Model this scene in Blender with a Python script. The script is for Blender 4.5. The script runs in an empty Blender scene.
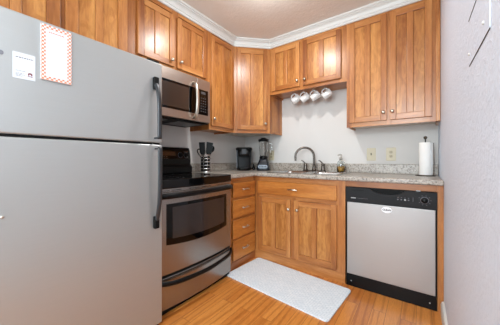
import bpy, bmesh, math, random
from mathutils import Vector, Matrix
PI = math.pi
scene = bpy.context.scene
COL = scene.collection

# ------------------------------------------------------------------ camera, world, lights, exposure
cam_data = bpy.data.cameras.new('camera')
cam_data.sensor_width = 36.0
cam_data.lens = 16.813
cam_data.shift_y = -0.0072
cam_data.clip_start = 0.02
cam = bpy.data.objects.new('camera', cam_data)
cam.location = (2.0598, -2.7023, 1.0663)
cam.rotation_euler = (PI / 2, 0, 0.6289)
COL.objects.link(cam)
scene.camera = cam

world = bpy.data.worlds.new('world')
world.use_nodes = True
world.node_tree.nodes['Background'].inputs[0].default_value = (0.9, 0.95, 1.0, 1)
world.node_tree.nodes['Background'].inputs[1].default_value = 0.4
scene.world = world

def lamp(name, kind, loc, rot, energy, color, **kw):
    d = bpy.data.lights.new(name, kind)
    d.energy = energy
    d.color = color
    for k, v in kw.items():
        setattr(d, k, v)
    o = bpy.data.objects.new(name, d)
    o.location = loc
    o.rotation_euler = rot
    COL.objects.link(o)
    return o

CEIL = 2.465
W = 2.194
lamp('ceiling_lamp_light', 'AREA', (1.08, -1.15, CEIL - 0.03), (0, 0, 0), 11.5, (0.97, 0.99, 1.0), shape='DISK', size=0.11)
lamp('ceiling_lamp_glow', 'POINT', (1.08, -1.15, CEIL - 0.16), (0, 0, 0), 3.5, (0.97, 0.99, 1.0), shadow_soft_size=0.12)
lamp('camera_side_fill', 'POINT', (1.96, -3.30, 1.85), (0, 0, 0), 54, (0.85, 0.95, 1.0), shadow_soft_size=0.22)  # added fill light behind the camera, not a lamp of the room
lamp('rear_daylight_fill', 'AREA', (1.9, -5.9, 1.45), (PI / 2, 0, 0), 125, (0.78, 0.91, 1.0),
     shape='RECTANGLE', size=2.3, size_y=1.7)  # cool fill added far behind the camera, as daylight from an unseen window

vs = scene.view_settings
vs.view_transform = 'Standard'
vs.look = 'None'
vs.gamma = 1.0
vs.use_curve_mapping = False
vs.exposure = 0.2
scene.cycles.use_denoising = True
scene.cycles.max_bounces = 14
scene.cycles.diffuse_bounces = 10

# ------------------------------------------------------------------ materials
def lin(r, g, b):
    def f(c):
        c /= 255.0
        return c / 12.92 if c <= 0.04045 else ((c + 0.055) / 1.055) ** 2.4
    return (f(r), f(g), f(b), 1.0)

class NT:
    def __init__(self, name):
        self.m = bpy.data.materials.new(name)
        self.m.use_nodes = True
        self.t = self.m.node_tree
        self.b = self.t.nodes['Principled BSDF']
    def n(self, kind, **kw):
        nd = self.t.nodes.new(kind)
        for k, v in kw.items():
            setattr(nd, k, v)
        return nd
    def l(self, a, b):
        self.t.links.new(a, b)
    def s(self, nd, **kw):
        for k, v in kw.items():
            nd.inputs[k.replace('_', ' ')].default_value = v
        return nd
    def ramp(self, fac, stops):
        r = self.n('ShaderNodeValToRGB')
        e = r.color_ramp.elements
        while len(e) < len(stops):
            e.new(0.5)
        for i, (p, c) in enumerate(stops):
            e[i].position = p
            e[i].color = c
        self.l(fac, r.inputs[0])
        return r.outputs[0]
    def mix(self, fac, a, b, blend='MIX'):
        m = self.n('ShaderNodeMix', data_type='RGBA', blend_type=blend)
        for sock, v in ((m.inputs[0], fac), (m.inputs[6], a), (m.inputs[7], b)):
            if hasattr(v, 'links'):
                self.l(v, sock)
            else:
                sock.default_value = v
        return m.outputs[2]
    def coords(self, scale=(1, 1, 1), rot=(0, 0, 0), offset_random=False):
        tc = self.n('ShaderNodeTexCoord')
        mp = self.n('ShaderNodeMapping')
        mp.inputs['Scale'].default_value = scale
        mp.inputs['Rotation'].default_value = rot
        out = tc.outputs['Object']
        if offset_random:
            oi = self.n('ShaderNodeObjectInfo')
            mu = self.n('ShaderNodeMath', operation='MULTIPLY')
            mu.inputs[1].default_value = 17.0
            self.l(oi.outputs['Random'], mu.inputs[0])
            cb = self.n('ShaderNodeCombineXYZ')
            for i in range(3):
                self.l(mu.outputs[0], cb.inputs[i])
            ad = self.n('ShaderNodeVectorMath', operation='ADD')
            self.l(out, ad.inputs[0])
            self.l(cb.outputs[0], ad.inputs[1])
            out = ad.outputs[0]
        self.l(out, mp.inputs['Vector'])
        return mp.outputs[0]
    def noise(self, vec, scale, detail=3, rough=0.5, dist=0.0):
        nz = self.n('ShaderNodeTexNoise')
        self.s(nz, Scale=scale, Detail=detail, Roughness=rough, Distortion=dist)
        self.l(vec, nz.inputs['Vector'])
        return nz.outputs['Fac']
    def bump(self, h, strength, dist):
        b = self.n('ShaderNodeBump')
        b.inputs['Strength'].default_value = strength
        b.inputs['Distance'].default_value = dist
        self.l(h, b.inputs['Height'])
        self.l(b.outputs[0], self.b.inputs['Normal'])
    def set(self, color=None, rough=None, metal=None, **kw):
        if color is not None:
            if hasattr(color, 'links'):
                self.l(color, self.b.inputs['Base Color'])
            else:
                self.b.inputs['Base Color'].default_value = color
        if rough is not None:
            self.b.inputs['Roughness'].default_value = rough
        if metal is not None:
            self.b.inputs['Metallic'].default_value = metal
        for k, v in kw.items():
            self.b.inputs[k.replace('_', ' ')].default_value = v
        return self.m

def plain(name, rgb, rough=0.5, metal=0.0, vary=0.04, **kw):
    k = NT(name)
    c = lin(*rgb)
    v = k.noise(k.coords(), 14, 3)
    d = tuple(x * (1 - vary) for x in c[:3]) + (1,)
    return k.set(k.ramp(v, [(0.3, d), (0.7, c)]), rough, metal, **kw)

def wood(name, axis, light, mid, dark, figure=0.4, rough=0.29, ring=1.0, vary=0.6):
    """axis: the local direction the grain runs along"""
    k = NT(name)
    st = {'x': (0.09, 1, 1), 'y': (1, 0.09, 1), 'z': (1, 1, 0.09)}[axis]
    st2 = {'x': (0.35, 1, 1), 'y': (1, 0.35, 1), 'z': (1, 1, 0.35)}[axis]
    v = k.coords(st, offset_random=True)
    v2 = k.coords(st2, offset_random=True)
    broad = k.noise(v, 9 * ring, 3, 0.55, 0.6)
    fine = k.noise(v, 120, 4, 0.6)
    fig = k.noise(v2, 17, 3, 0.5, 2.2)
    c = k.ramp(broad, [(0.30, lin(*dark)), (0.50, lin(*mid)), (0.68, lin(*light))])
    f = k.ramp(fine, [(0.35, (0.72, 0.66, 0.6, 1)), (0.62, (1, 1, 1, 1))])
    c = k.mix(0.55, c, f, 'MULTIPLY')
    g = k.ramp(fig, [(0.38, (0.80, 0.73, 0.66, 1)), (0.56, (1, 1, 1, 1))])
    c = k.mix(figure, c, g, 'MULTIPLY')
    oi = k.n('ShaderNodeObjectInfo')
    tone = k.ramp(oi.outputs['Random'], [(0.0, (0.82, 0.77, 0.72, 1)), (0.5, (0.96, 0.95, 0.93, 1)), (1.0, (1.06, 1.06, 1.04, 1))])
    c = k.mix(vary, c, tone, 'MULTIPLY')
    k.bump(fine, 0.05, 0.001)
    return k.set(c, rough)

L_, M_, D_ = (202, 141, 83), (182, 117, 62), (143, 83, 41)
W_V = wood('wood_vertical', 'z', L_, M_, D_)
W_H = wood('wood_horizontal', 'x', L_, M_, D_)
W_P = wood('wood_panel', 'z', (214, 155, 89), (194, 131, 70), (163, 101, 50), figure=1.0, vary=0.9)
W_PH = wood('wood_drawer_front', 'x', (210, 144, 74), (195, 124, 57), (168, 100, 43), figure=0.5)
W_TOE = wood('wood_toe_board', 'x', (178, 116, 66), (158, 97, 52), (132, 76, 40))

def floor_material():
    k = NT('oak_plank_floor')
    v = k.coords((1, 1, 1), (0, 0, PI / 2))
    br = k.n('ShaderNodeTexBrick')
    br.offset = 0.37
    br.offset_frequency = 2
    br.inputs['Color1'].default_value = (0.0, 0.0, 0.0, 1)
    br.inputs['Color2'].default_value = (1, 1, 1, 1)
    br.inputs['Mortar'].default_value = (0.5, 0.5, 0.5, 1)
    k.s(br, Scale=1.0, Mortar_Size=0.0012, Mortar_Smooth=0.2, Bias=0.0, Brick_Width=0.85, Row_Height=0.085)
    k.l(v, br.inputs['Vector'])
    rnd = br.outputs['Color']
    sep = k.n('ShaderNodeSeparateColor')
    k.l(rnd, sep.inputs[0])
    # grain offset plank by plank
    tc = k.n('ShaderNodeTexCoord')
    mu = k.n('ShaderNodeVectorMath', operation='SCALE')
    mu.inputs[3].default_value = 23.0
    k.l(rnd, mu.inputs[0])
    ad = k.n('ShaderNodeVectorMath', operation='ADD')
    k.l(tc.outputs['Object'], ad.inputs[0])
    k.l(mu.outputs[0], ad.inputs[1])
    mp = k.n('ShaderNodeMapping')
    mp.inputs['Scale'].default_value = (1, 0.13, 1)
    k.l(ad.outputs[0], mp.inputs['Vector'])
    wv = k.n('ShaderNodeTexWave', wave_type='BANDS', bands_direction='X')
    k.s(wv, Scale=5.5, Distortion=11.0, Detail=2.0, Detail_Scale=0.9, Detail_Roughness=0.5)
    k.l(mp.outputs[0], wv.inputs['Vector'])
    fine = k.noise(mp.outputs[0], 170, 4, 0.6)
    base = k.ramp(sep.outputs[0], [(0.0, lin(192, 118, 53)), (0.5, lin(204, 131, 60)), (1.0, lin(215, 144, 71))])
    g = k.ramp(wv.outputs['Fac'], [(0.02, (0.62, 0.50, 0.40, 1)), (0.30, (1, 1, 1, 1))])
    c = k.mix(0.6, base, g, 'MULTIPLY')
    f = k.ramp(fine, [(0.38, (0.74, 0.66, 0.6, 1)), (0.62, (1, 1, 1, 1))])
    c = k.mix(0.5, c, f, 'MULTIPLY')
    c = k.mix(br.outputs['Fac'], c, lin(128, 74, 36))
    k.bump(fine, 0.04, 0.001)
    return k.set(c, 0.30)

def painted_wall(name, rgb, bump=0.25, scale=70, dist=0.004):
    k = NT(name)
    v = k.coords()
    n1 = k.noise(v, scale, 4, 0.6, 0.4)
    n2 = k.noise(v, 3, 2)
    c = k.ramp(n2, [(0.3, tuple(x * 0.97 for x in lin(*rgb)[:3]) + (1,)), (0.7, lin(*rgb))])
    k.bump(n1, bump, dist)
    return k.set(c, 0.6)

def speckled_counter():
    k = NT('speckled_laminate')
    v = k.coords()
    a = k.noise(v, 75, 3, 0.7)
    b = k.noise(v, 160, 3, 0.7)
    c = k.ramp(a, [(0.34, lin(98, 88, 80)), (0.46, lin(160, 150, 139)), (0.60, lin(190, 182, 171)), (0.74, lin(148, 128, 108))])
    d = k.ramp(b, [(0.36, (0.45, 0.41, 0.38, 1)), (0.46, (1, 1, 1, 1))])
    return k.set(k.mix(0.75, c, d, 'MULTIPLY'), 0.28)

def steel(name, rgb, rough, metal, axis='x', streak=0.05):
    k = NT(name)
    st = {'x': (0.02, 1, 1), 'z': (1, 1, 0.02), 'y': (1, 0.02, 1)}[axis]
    n1 = k.noise(k.coords(st), 260, 3, 0.6)
    c = lin(*rgb)
    d = tuple(x * (1 - streak) for x in c[:3]) + (1,)
    k.bump(n1, 0.02, 0.0005)
    return k.set(k.ramp(n1, [(0.35, d), (0.65, c)]), rough, metal)

FLOOR = floor_material()
WALL = painted_wall('wall_paint', (213, 209, 204))
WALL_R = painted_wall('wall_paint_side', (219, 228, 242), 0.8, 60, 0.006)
CEILM = painted_wall('ceiling_texture_paint', (228, 220, 211), 0.45, 30, 0.012)
TRIM = plain('trim_white', (218, 217, 212), 0.4)
COUNTER = speckled_counter()
STEEL = steel('brushed_steel', (158, 152, 147), 0.26, 0.9, 'x')
STEEL_F = steel('fridge_steel', (177, 177, 175), 0.38, 0.6, 'x', 0.02)
STEEL_D = steel('dishwasher_steel', (172, 168, 166), 0.40, 0.8, 'x', 0.02)
STEEL_M = steel('microwave_steel', (172, 158, 148), 0.32, 0.85, 'x')
NICKEL = plain('satin_nickel', (206, 198, 186), 0.28, 1.0)
FAUCETM = plain('brushed_nickel', (104, 96, 89), 0.27, 1.0)
CHROME = plain('chrome', (225, 225, 225), 0.10, 1.0, 0.0)
SINKM = steel('sink_steel', (205, 206, 206), 0.22, 1.0, 'x')
BLACKG = plain('black_glass', (6, 6, 7), 0.06, 0.0, 0.0, Specular_IOR_Level=0.32)
BLACKP = plain('black_plastic', (9, 9, 10), 0.28, 0.0, 0.04, Specular_IOR_Level=0.22)
BLACKM = plain('matt_black', (9, 9, 9), 0.6, 0.0, 0.04, Specular_IOR_Level=0.2)
BLACKD = plain('dishwasher_black', (23, 23, 25), 0.5, 0.0, 0.04, Specular_IOR_Level=0.25)
CHAR = plain('charcoal_handle', (44, 46, 49), 0.34)
WINDOWG = plain('oven_window_glass', (50, 43, 41), 0.05, 0.0, 0.0)
MICROG = plain('microwave_window_glass', (58, 46, 40), 0.12, 0.0, 0.0)
GREYMARK = plain('pale_grey_print', (176, 176, 176), 0.5)
RINGMARK = plain('burner_ring_print', (74, 74, 76), 0.3)
WHITEC = plain('white_ceramic', (214, 210, 206), 0.18, 0.0, 0.02)
PAPER = plain('white_paper', (204, 206, 211), 0.7, 0.0, 0.01)
TOWEL = plain('paper_towel_paper', (242, 240, 236), 0.85, 0.0, 0.03)
CREAM = plain('cream_plastic', (208, 196, 166), 0.4)
CREAMD = plain('cream_plastic_inset', (186, 172, 140), 0.4)
DARKSLOT = plain('dark_slot', (48, 42, 38), 0.6)
PALEBOT = plain('pale_cabinet_underside', (205, 192, 178), 0.5)
ORANGET = plain('orange_print', (205, 122, 88), 0.6)
GREYTXT = plain('grey_print', (118, 116, 122), 0.6)
REDMARK = plain('dark_red_print', (118, 48, 52), 0.6)
BADGEW = plain('white_magnet', (240, 240, 242), 0.4)
BLUEBLK = plain('blender_base_plastic', (22, 26, 34), 0.25)
SILVERP = plain('silver_plastic', (136, 146, 158), 0.4)
AMBER = NT('amber_soap').set(lin(214, 156, 66), 0.2, 0.0, Transmission_Weight=0.15)
def glass_mat(name, rgb=(245, 250, 250), rough=0.02):
    return NT(name).set(lin(*rgb), rough, 0.0, Transmission_Weight=1.0, IOR=1.45)
GLASS = glass_mat('clear_glass')
JARG = glass_mat('blender_jar_glass', (245, 244, 242), 0.0)
LEDM = NT('display_amber_reflection')
LEDM.set(lin(60, 34, 14), 0.2)  # display colour, its amber tint also paints in an orange reflection
LEDM = LEDM.m

def checker_border():
    k = NT('orange_checker_paper')
    v = k.coords()
    ch = k.n('ShaderNodeTexChecker')
    ch.inputs['Scale'].default_value = 125.0
    ch.inputs['Color1'].default_value = lin(214, 122, 86)
    ch.inputs['Color2'].default_value = lin(212, 207, 204)
    ad = k.n('ShaderNodeVectorMath', operation='ADD')
    ad.inputs[1].default_value = (0.0041, 0.0, 0.0)
    k.l(v, ad.inputs[0])
    k.l(ad.outputs[0], ch.inputs['Vector'])
    return k.set(ch.outputs['Color'], 0.7)
CHECK = checker_border()

def mat_material():
    k = NT('woven_mat')
    v = k.coords()
    br = k.n('ShaderNodeTexBrick')
    br.inputs['Color1'].default_value = lin(222, 231, 237)
    br.inputs['Color2'].default_value = lin(233, 239, 243)
    br.inputs['Mortar'].default_value = lin(203, 215, 223)
    k.s(br, Scale=1.0, Mortar_Size=0.0022, Mortar_Smooth=0.5, Brick_Width=0.035, Row_Height=0.017)
    k.l(v, br.inputs['Vector'])
    n1 = k.noise(v, 60, 4, 0.7)
    f = k.ramp(n1, [(0.35, (0.86, 0.87, 0.88, 1)), (0.65, (1, 1, 1, 1))])
    k.bump(n1, 0.3, 0.002)
    return k.set(k.mix(0.8, br.outputs['Color'], f, 'MULTIPLY'), 0.8)
MATM = mat_material()

# ------------------------------------------------------------------ mesh helpers
def BM():
    return bmesh.new()

def box(bm, x0, x1, y0, y1, z0, z1, mi=0):
    vs_ = [bm.verts.new(p) for p in ((x0, y0, z0), (x1, y0, z0), (x1, y1, z0), (x0, y1, z0),
                                     (x0, y0, z1), (x1, y0, z1), (x1, y1, z1), (x0, y1, z1))]
    for idx in ((0, 3, 2, 1), (4, 5, 6, 7), (0, 1, 5, 4), (1, 2, 6, 5), (2, 3, 7, 6), (3, 0, 4, 7)):
        f = bm.faces.new([vs_[i] for i in idx])
        f.material_index = mi
    return bm

def lathe(bm, prof, c=(0, 0, 0), n=24, axis='z', mi=0):
    """prof: (radius, height) from bottom to top"""
    rings = []
    for r, h in prof:
        ring = []
        if r < 1e-6:
            p = {'z': (0, 0, h), 'y': (0, h, 0), 'x': (h, 0, 0)}[axis]
            ring = [bm.verts.new(Vector(p) + Vector(c))]
        else:
            for i in range(n):
                a = 2 * PI * i / n
                u, w = r * math.cos(a), r * math.sin(a)
                p = {'z': (u, w, h), 'y': (w, h, u), 'x': (h, u, w)}[axis]
                ring.append(bm.verts.new(Vector(p) + Vector(c)))
        rings.append(ring)
    for a, b in zip(rings, rings[1:]):
        for i in range(n):
            j = (i + 1) % n
            if len(a) == 1 and len(b) == 1:
                continue
            if len(a) == 1:
                f = bm.faces.new((a[0], b[j], b[i]))
            elif len(b) == 1:
                f = bm.faces.new((a[i], a[j], b[0]))
            else:
                f = bm.faces.new((a[i], a[j], b[j], b[i]))
            f.material_index = mi
            f.smooth = True
    return bm

def tube(bm, pts, r, n=10, mi=0, squash=None, closed=False):
    """a swept round bar; r a number or one per point; squash=(a,b) scales the two section axes"""
    pts = [Vector(p) for p in pts]
    rs = r if isinstance(r, (list, tuple)) else [r] * len(pts)
    rings = []
    prev = None
    m = len(pts)
    for i, p in enumerate(pts):
        if closed:
            t = (pts[(i + 1) % m] - pts[(i - 1) % m]).normalized()
        else:
            t = (pts[min(i + 1, m - 1)] - pts[max(i - 1, 0)]).normalized()
        if prev is None:
            ref = Vector((0, 0, 1)) if abs(t.z) < 0.9 else Vector((0, 1, 0))
            u = t.cross(ref).normalized()
        else:
            u = (prev - t * prev.dot(t)).normalized()
        w = t.cross(u).normalized()
        prev = u
        sa, sb = squash if squash else (1, 1)
        rings.append([bm.verts.new(p + u * (rs[i] * sa * math.cos(2 * PI * k / n)) + w * (rs[i] * sb * math.sin(2 * PI * k / n)))
                      for k in range(n)])
    pairs = list(zip(rings, rings[1:]))
    if closed:
        pairs.append((rings[-1], rings[0]))
    for a, b in pairs:
        for k in range(n):
            j = (k + 1) % n
            f = bm.faces.new((a[k], a[j], b[j], b[k]))
            f.smooth = True
            f.material_index = mi
    if not closed:
        bm.faces.new(rings[0][::-1]).material_index = mi
        bm.faces.new(rings[-1]).material_index = mi
    return bm

def curve_pts(ctrl, n=8):
    """Catmull-Rom through control points"""
    P = [Vector(p) for p in ctrl]
    P = [P[0] * 2 - P[1]] + P + [P[-1] * 2 - P[-2]]
    out = []
    for i in range(1, len(P) - 2):
        for k in range(n):
            t = k / n
            a, b, c, d = P[i - 1], P[i], P[i + 1], P[i + 2]
            out.append(0.5 * ((2 * b) + (c - a) * t + (2 * a - 5 * b + 4 * c - d) * t * t + (3 * b - a - 3 * c + d) * t ** 3))
    out.append(P[-2])
    return out

def prism(bm, prof, x0, x1, axis='x', mi=0):
    """extrude a closed profile; axis x: profile is (y,z); axis z: profile is (x,y); axis y: (x,z)"""
    def P(a, b, h):
        return {'x': (h, a, b), 'z': (a, b, h), 'y': (a, h, b)}[axis]
    A = [bm.verts.new(P(a, b, x0)) for a, b in prof]
    B = [bm.verts.new(P(a, b, x1)) for a, b in prof]
    n = len(prof)
    fs = [bm.faces.new(A), bm.faces.new(B)]
    for i in range(n):
        j = (i + 1) % n
        fs.append(bm.faces.new((A[i], A[j], B[j], B[i])))
    for f in fs:
        f.material_index = mi
    return bm

def rrect(x0, x1, y0, y1, r, n=5):
    out = []
    for cx, cy, a0 in ((x1 - r, y0 + r, -PI / 2), (x1 - r, y1 - r, 0), (x0 + r, y1 - r, PI / 2), (x0 + r, y0 + r, PI)):
        for i in range(n + 1):
            a = a0 + PI / 2 * i / n
            out.append((cx + r * math.cos(a), cy + r * math.sin(a)))
    return out

def cells(bm, xs, ys, z0, z1, keep):
    """slab of grid cells (keep(i,j)) without inner walls"""
    top, bot = {}, {}
    def g(d, i, j, z):
        if (i, j) not in d:
            d[(i, j)] = bm.verts.new((xs[i], ys[j], z))
        return d[(i, j)]
    K = [[keep(i, j) for j in range(len(ys) - 1)] for i in range(len(xs) - 1)]
    def k(i, j):
        return 0 <= i < len(xs) - 1 and 0 <= j < len(ys) - 1 and K[i][j]
    for i in range(len(xs) - 1):
        for j in range(len(ys) - 1):
            if not K[i][j]:
                continue
            bm.faces.new([g(top, a, b, z1) for a, b in ((i, j), (i + 1, j), (i + 1, j + 1), (i, j + 1))])
            bm.faces.new([g(bot, a, b, z0) for a, b in ((i, j), (i, j + 1), (i + 1, j + 1), (i + 1, j))])
            for (di, dj, a, b) in ((0, -1, (i, j), (i + 1, j)), (1, 0, (i + 1, j), (i + 1, j + 1)),
                                   (0, 1, (i + 1, j + 1), (i, j + 1)), (-1, 0, (i, j + 1), (i, j))):
                if not k(i + di, j + dj):
                    bm.faces.new((g(bot, *a, z0), g(bot, *b, z0), g(top, *b, z1), g(top, *a, z1)))
    return bm

def link(name, bm, mats, parent=None, bevel=0.0, seg=2, loc=None, rot=None):
    bmesh.ops.recalc_face_normals(bm, faces=bm.faces)
    me = bpy.data.meshes.new(name)
    bm.to_mesh(me)
    bm.free()
    for m in (mats if isinstance(mats, (list, tuple)) else [mats]):
        me.materials.append(m)
    o = bpy.data.objects.new(name, me)
    COL.objects.link(o)
    if parent:
        o.parent = parent
    if loc:
        o.location = loc
    if rot:
        o.rotation_euler = rot
    if bevel:
        b = o.modifiers.new('bevel', 'BEVEL')
        b.width = bevel
        b.segments = seg
        b.limit_method = 'ANGLE'
        b.angle_limit = math.radians(40)
        b.harden_normals = False
    return o

def tag(o, label, cat, group=None):
    o['label'] = label
    o['category'] = cat
    if group:
        o['group'] = group
    return o

def thing(name, label, cat, loc=(0, 0, 0), rz=0.0, group=None):
    o = bpy.data.objects.new(name, None)
    o.empty_display_size = 0.05
    COL.objects.link(o)
    o.location = loc
    o.rotation_euler = (0, 0, rz)
    return tag(o, label, cat, group)

def struct(name, bm, m, bevel=0.0):
    o = link(name, bm, m, None, bevel)
    o['kind'] = 'structure'
    return o

def text_bm(body, size, depth=0.0006):
    """flat lettering facing -y, centred on the origin, reading along +x"""
    cu = bpy.data.curves.new('lettering', 'FONT')
    cu.body = body
    cu.size = size
    cu.extrude = depth
    cu.offset = size * 0.03
    cu.align_x = 'CENTER'
    cu.align_y = 'CENTER'
    tmp = bpy.data.objects.new('lettering', cu)
    COL.objects.link(tmp)
    dg = bpy.context.evaluated_depsgraph_get()
    me = bpy.data.meshes.new_from_object(tmp.evaluated_get(dg))
    bm = BM()
    bm.from_mesh(me)
    bpy.data.objects.remove(tmp)
    bpy.data.curves.remove(cu)
    bpy.data.meshes.remove(me)
    bmesh.ops.rotate(bm, verts=bm.verts, cent=(0, 0, 0), matrix=Matrix.Rotation(PI / 2, 3, 'X'))
    return bm

def shift(bm, d):
    bmesh.ops.translate(bm, verts=bm.verts, vec=d)
    return bm

# ------------------------------------------------------------------ the room
YB = -6.0
struct('floor', box(BM(), -0.1, 4.6, -3.3, 0.1, -0.1, 0.0), FLOOR)
struct('floor_dining', box(BM(), -0.1, 4.6, YB - 0.1, -3.3, -0.1, 0.0), plain('neutral_bounce_grey', (176, 176, 178), 0.9))  # unseen floor, made neutral grey to cut the orange bounce
struct('ceiling', box(BM(), -0.1, 4.6, YB - 0.1, 0.1, CEIL, CEIL + 0.1), CEILM)
struct('wall_back', box(BM(), -0.1, W, 0.0, 0.1, 0, CEIL), WALL)
struct('wall_left', box(BM(), -0.1, 0.0, YB, 0.0, 0, CEIL), WALL)
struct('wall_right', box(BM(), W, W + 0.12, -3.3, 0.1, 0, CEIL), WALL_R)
struct('wall_return', box(BM(), W + 0.12, 4.5, -3.3, -3.2, 0, CEIL), WALL)
struct('wall_side', box(BM(), 4.5, 4.6, YB, -3.2, 0, CEIL), WALL)
bm = BM()
box(bm, -0.1, 0.7, YB - 0.1, YB, 0, CEIL)
box(bm, 3.1, 4.6, YB - 0.1, YB, 0, CEIL)
box(bm, 0.7, 3.1, YB - 0.1, YB, 0, 0.58)
box(bm, 0.7, 3.1, YB - 0.1, YB, 2.32, CEIL)
struct('wall_front', bm, WALL)
bm = BM()
for a in ((0.7, 0.76, 0.58, 2.32), (3.04, 3.1, 0.58, 2.32), (0.76, 3.04, 0.58, 0.64), (0.76, 3.04, 2.26, 2.32), (1.87, 1.93, 0.64, 2.26)):
    box(bm, a[0], a[1], YB - 0.08, YB - 0.02, a[2], a[3])
struct('window_1', bm, TRIM)

# crown moulding that follows the wall cabinets
path = [(0.305, -2.75), (0.305, -0.61), (0.61, -0.305), (W, -0.305)]
prof = [(0.0, 2.376), (0.010, 2.376), (0.015, 2.381), (0.015, 2.388), (0.010, 2.393), (0.010, 2.398), (0.017, 2.402), (0.018, 2.414), (0.024, 2.428),
        (0.036, 2.438), (0.044, 2.440), (0.044, 2.447), (0.054, 2.449), (0.058, 2.454), (0.058, CEIL), (-0.03, CEIL), (-0.03, 2.40), (0.0, 2.40)]
bm = BM()
nrm = []
for i in range(len(path)):
    d = []
    for a, b in ((i - 1, i), (i, i + 1)):
        if a >= 0 and b < len(path):
            t = (Vector(path[b]) - Vector(path[a])).normalized()
            d.append(Vector((t.y, -t.x)))
    if len(d) == 1:
        nrm.append(d[0])
    else:
        m = (d[0] + d[1]).normalized()
        nrm.append(m / m.dot(d[0]))
rings = []
for (px, py), nv in zip(path, nrm):
    rings.append([bm.verts.new((px + nv.x * o, py + nv.y * o, z)) for o, z in prof])
for a, b in zip(rings, rings[1:]):
    for i in range(len(prof)):
        j = (i + 1) % len(prof)
        bm.faces.new((a[i], a[j], b[j], b[i]))
bm.faces.new(rings[0])
bm.faces.new(rings[-1])
struct('trim_1', bm, TRIM)

# baseboard on the right wall
prism(bm := BM(), [(W, 0), (W - 0.018, 0), (W - 0.018, 0.065), (W - 0.012, 0.083), (W, 0.09)], -3.3, -0.625, 'y')
struct('baseboard_right', bm, TRIM)

# ------------------------------------------------------------------ cabinets
def knob(parent, x, z, y=-0.019):
    bm = BM()
    lathe(bm, [(0.0, y), (0.009, y), (0.0075, y - 0.004), (0.0055, y - 0.012), (0.009, y - 0.016), (0.0145, y - 0.020),
               (0.0150, y - 0.024), (0.011, y - 0.029), (0.0, y - 0.031)][::-1], (x, 0, z), 18, 'y')
    return link('knob', bm, NICKEL, parent)

def door(parent, x0, x1, z0, z1, knob_at=None, st=0.047, mul=0.045, rail=0.05):
    """frame with two tall recessed panels and a mullion, local front facing -y"""
    bm = BM()
    F, B = -0.0195, -0.0005
    box(bm, x0, x0 + st, F, B, z0, z1, 0)
    box(bm, x1 - st, x1, F, B, z0, z1, 0)
    c = (x0 + x1) / 2
    box(bm, c - mul / 2, c + mul / 2, F + 0.001, B, z0 + rail, z1 - rail, 0)
    box(bm, x0 + st, x1 - st, F + 0.0005, B, z0, z0 + rail, 1)
    box(bm, x0 + st, x1 - st, F + 0.0005, B, z1 - rail, z1, 1)
    d = link('door', bm, [W_V, W_H], parent, 0.0025, 2)
    for a, b in ((x0 + st, c - mul / 2), (c + mul / 2, x1 - st)):
        link('panel', box(BM(), a + 0.0008, b - 0.0008, F + 0.0095, B - 0.001, z0 + rail + 0.0008, z1 - rail - 0.0008), W_P, d, 0.0015, 1)
    if knob_at:
        knob(d, *knob_at)
    return d

def carcass(parent, w, h, depth, stiles, rails, under=0.02, bottom_mat=None, name='body'):
    """core box plus a face frame of stiles (x0,x1) and rails (z0,z1), local coordinates"""
    bm = BM()
    box(bm, 0.0, w, 0.019, depth, under, h, 0)
    if under:                                   # side skirts below the recessed bottom
        box(bm, 0.0, 0.018, 0.019, depth, 0, under, 0)
        box(bm, w - 0.018, w, 0.019, depth, 0, under, 0)
    b = link(name, bm, [W_V], parent)
    fr = BM()
    for a, c in stiles:
        box(fr, a, c, 0.0, 0.0188, 0, h, 0)
    xs = sorted(stiles)
    for z0, z1 in rails:
        for (a, c), (d, e) in zip(xs, xs[1:]):
            box(fr, c, d, 0.0002, 0.0188, z0, z1, 1)
    link('face_frame', fr, [W_V, W_H], parent)
    if bottom_mat:
        link('bottom_panel', box(BM(), 0.019, w - 0.019, 0.02, depth - 0.002, under - 0.003, under - 0.0002), bottom_mat, parent)
    return b

ZT = 2.40
LEFT = PI / 2
G_UP = 'wooden wall cabinets under the crown moulding'
# over the refrigerator
t = thing('wall_cabinet', 'wooden two-door wall cabinet above the refrigerator, lower part hidden by it', 'cabinet', (0.305, -2.66, 1.69), LEFT, G_UP)
carcass(t, 0.887, ZT - 1.69, 0.303, [(0, 0.05), (0.40, 0.46), (0.80, 0.887)], [(0, 0.04), (0.665, 0.71)])
door(t, 0.040, 0.420, 0.02, 0.65, (0.395, 0.06), st=0.064)
door(t, 0.446, 0.816, 0.02, 0.65, (0.472, 0.06), st=0.064)
# over the microwave
t = thing('wall_cabinet', 'short two-door wooden wall cabinet directly above the microwave', 'cabinet', (0.305, -1.772, 1.845), LEFT, G_UP)
carcass(t, 0.765, ZT - 1.845, 0.303, [(0, 0.05), (0.32, 0.385), (0.70, 0.765)], [(0, 0.05), (0.50, 0.555)])
door(t, 0.006, 0.338, 0.027, 0.478, (0.302, 0.075), st=0.052)
door(t, 0.368, 0.712, 0.027, 0.478, (0.398, 0.085))
# narrow tall one between the microwave and the corner
t = thing('wall_cabinet', 'narrow single-door tall wooden wall cabinet between microwave and corner', 'cabinet', (0.305, -1.006, 1.37), LEFT, G_UP)
carcass(t, 0.395, ZT - 1.37, 0.303, [(0, 0.04), (0.345, 0.395)], [(0, 0.05), (0.96, 1.03)], bottom_mat=W_H)
door(t, 0.022, 0.376, 0.040, 0.98, (0.045, 0.112))
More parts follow.
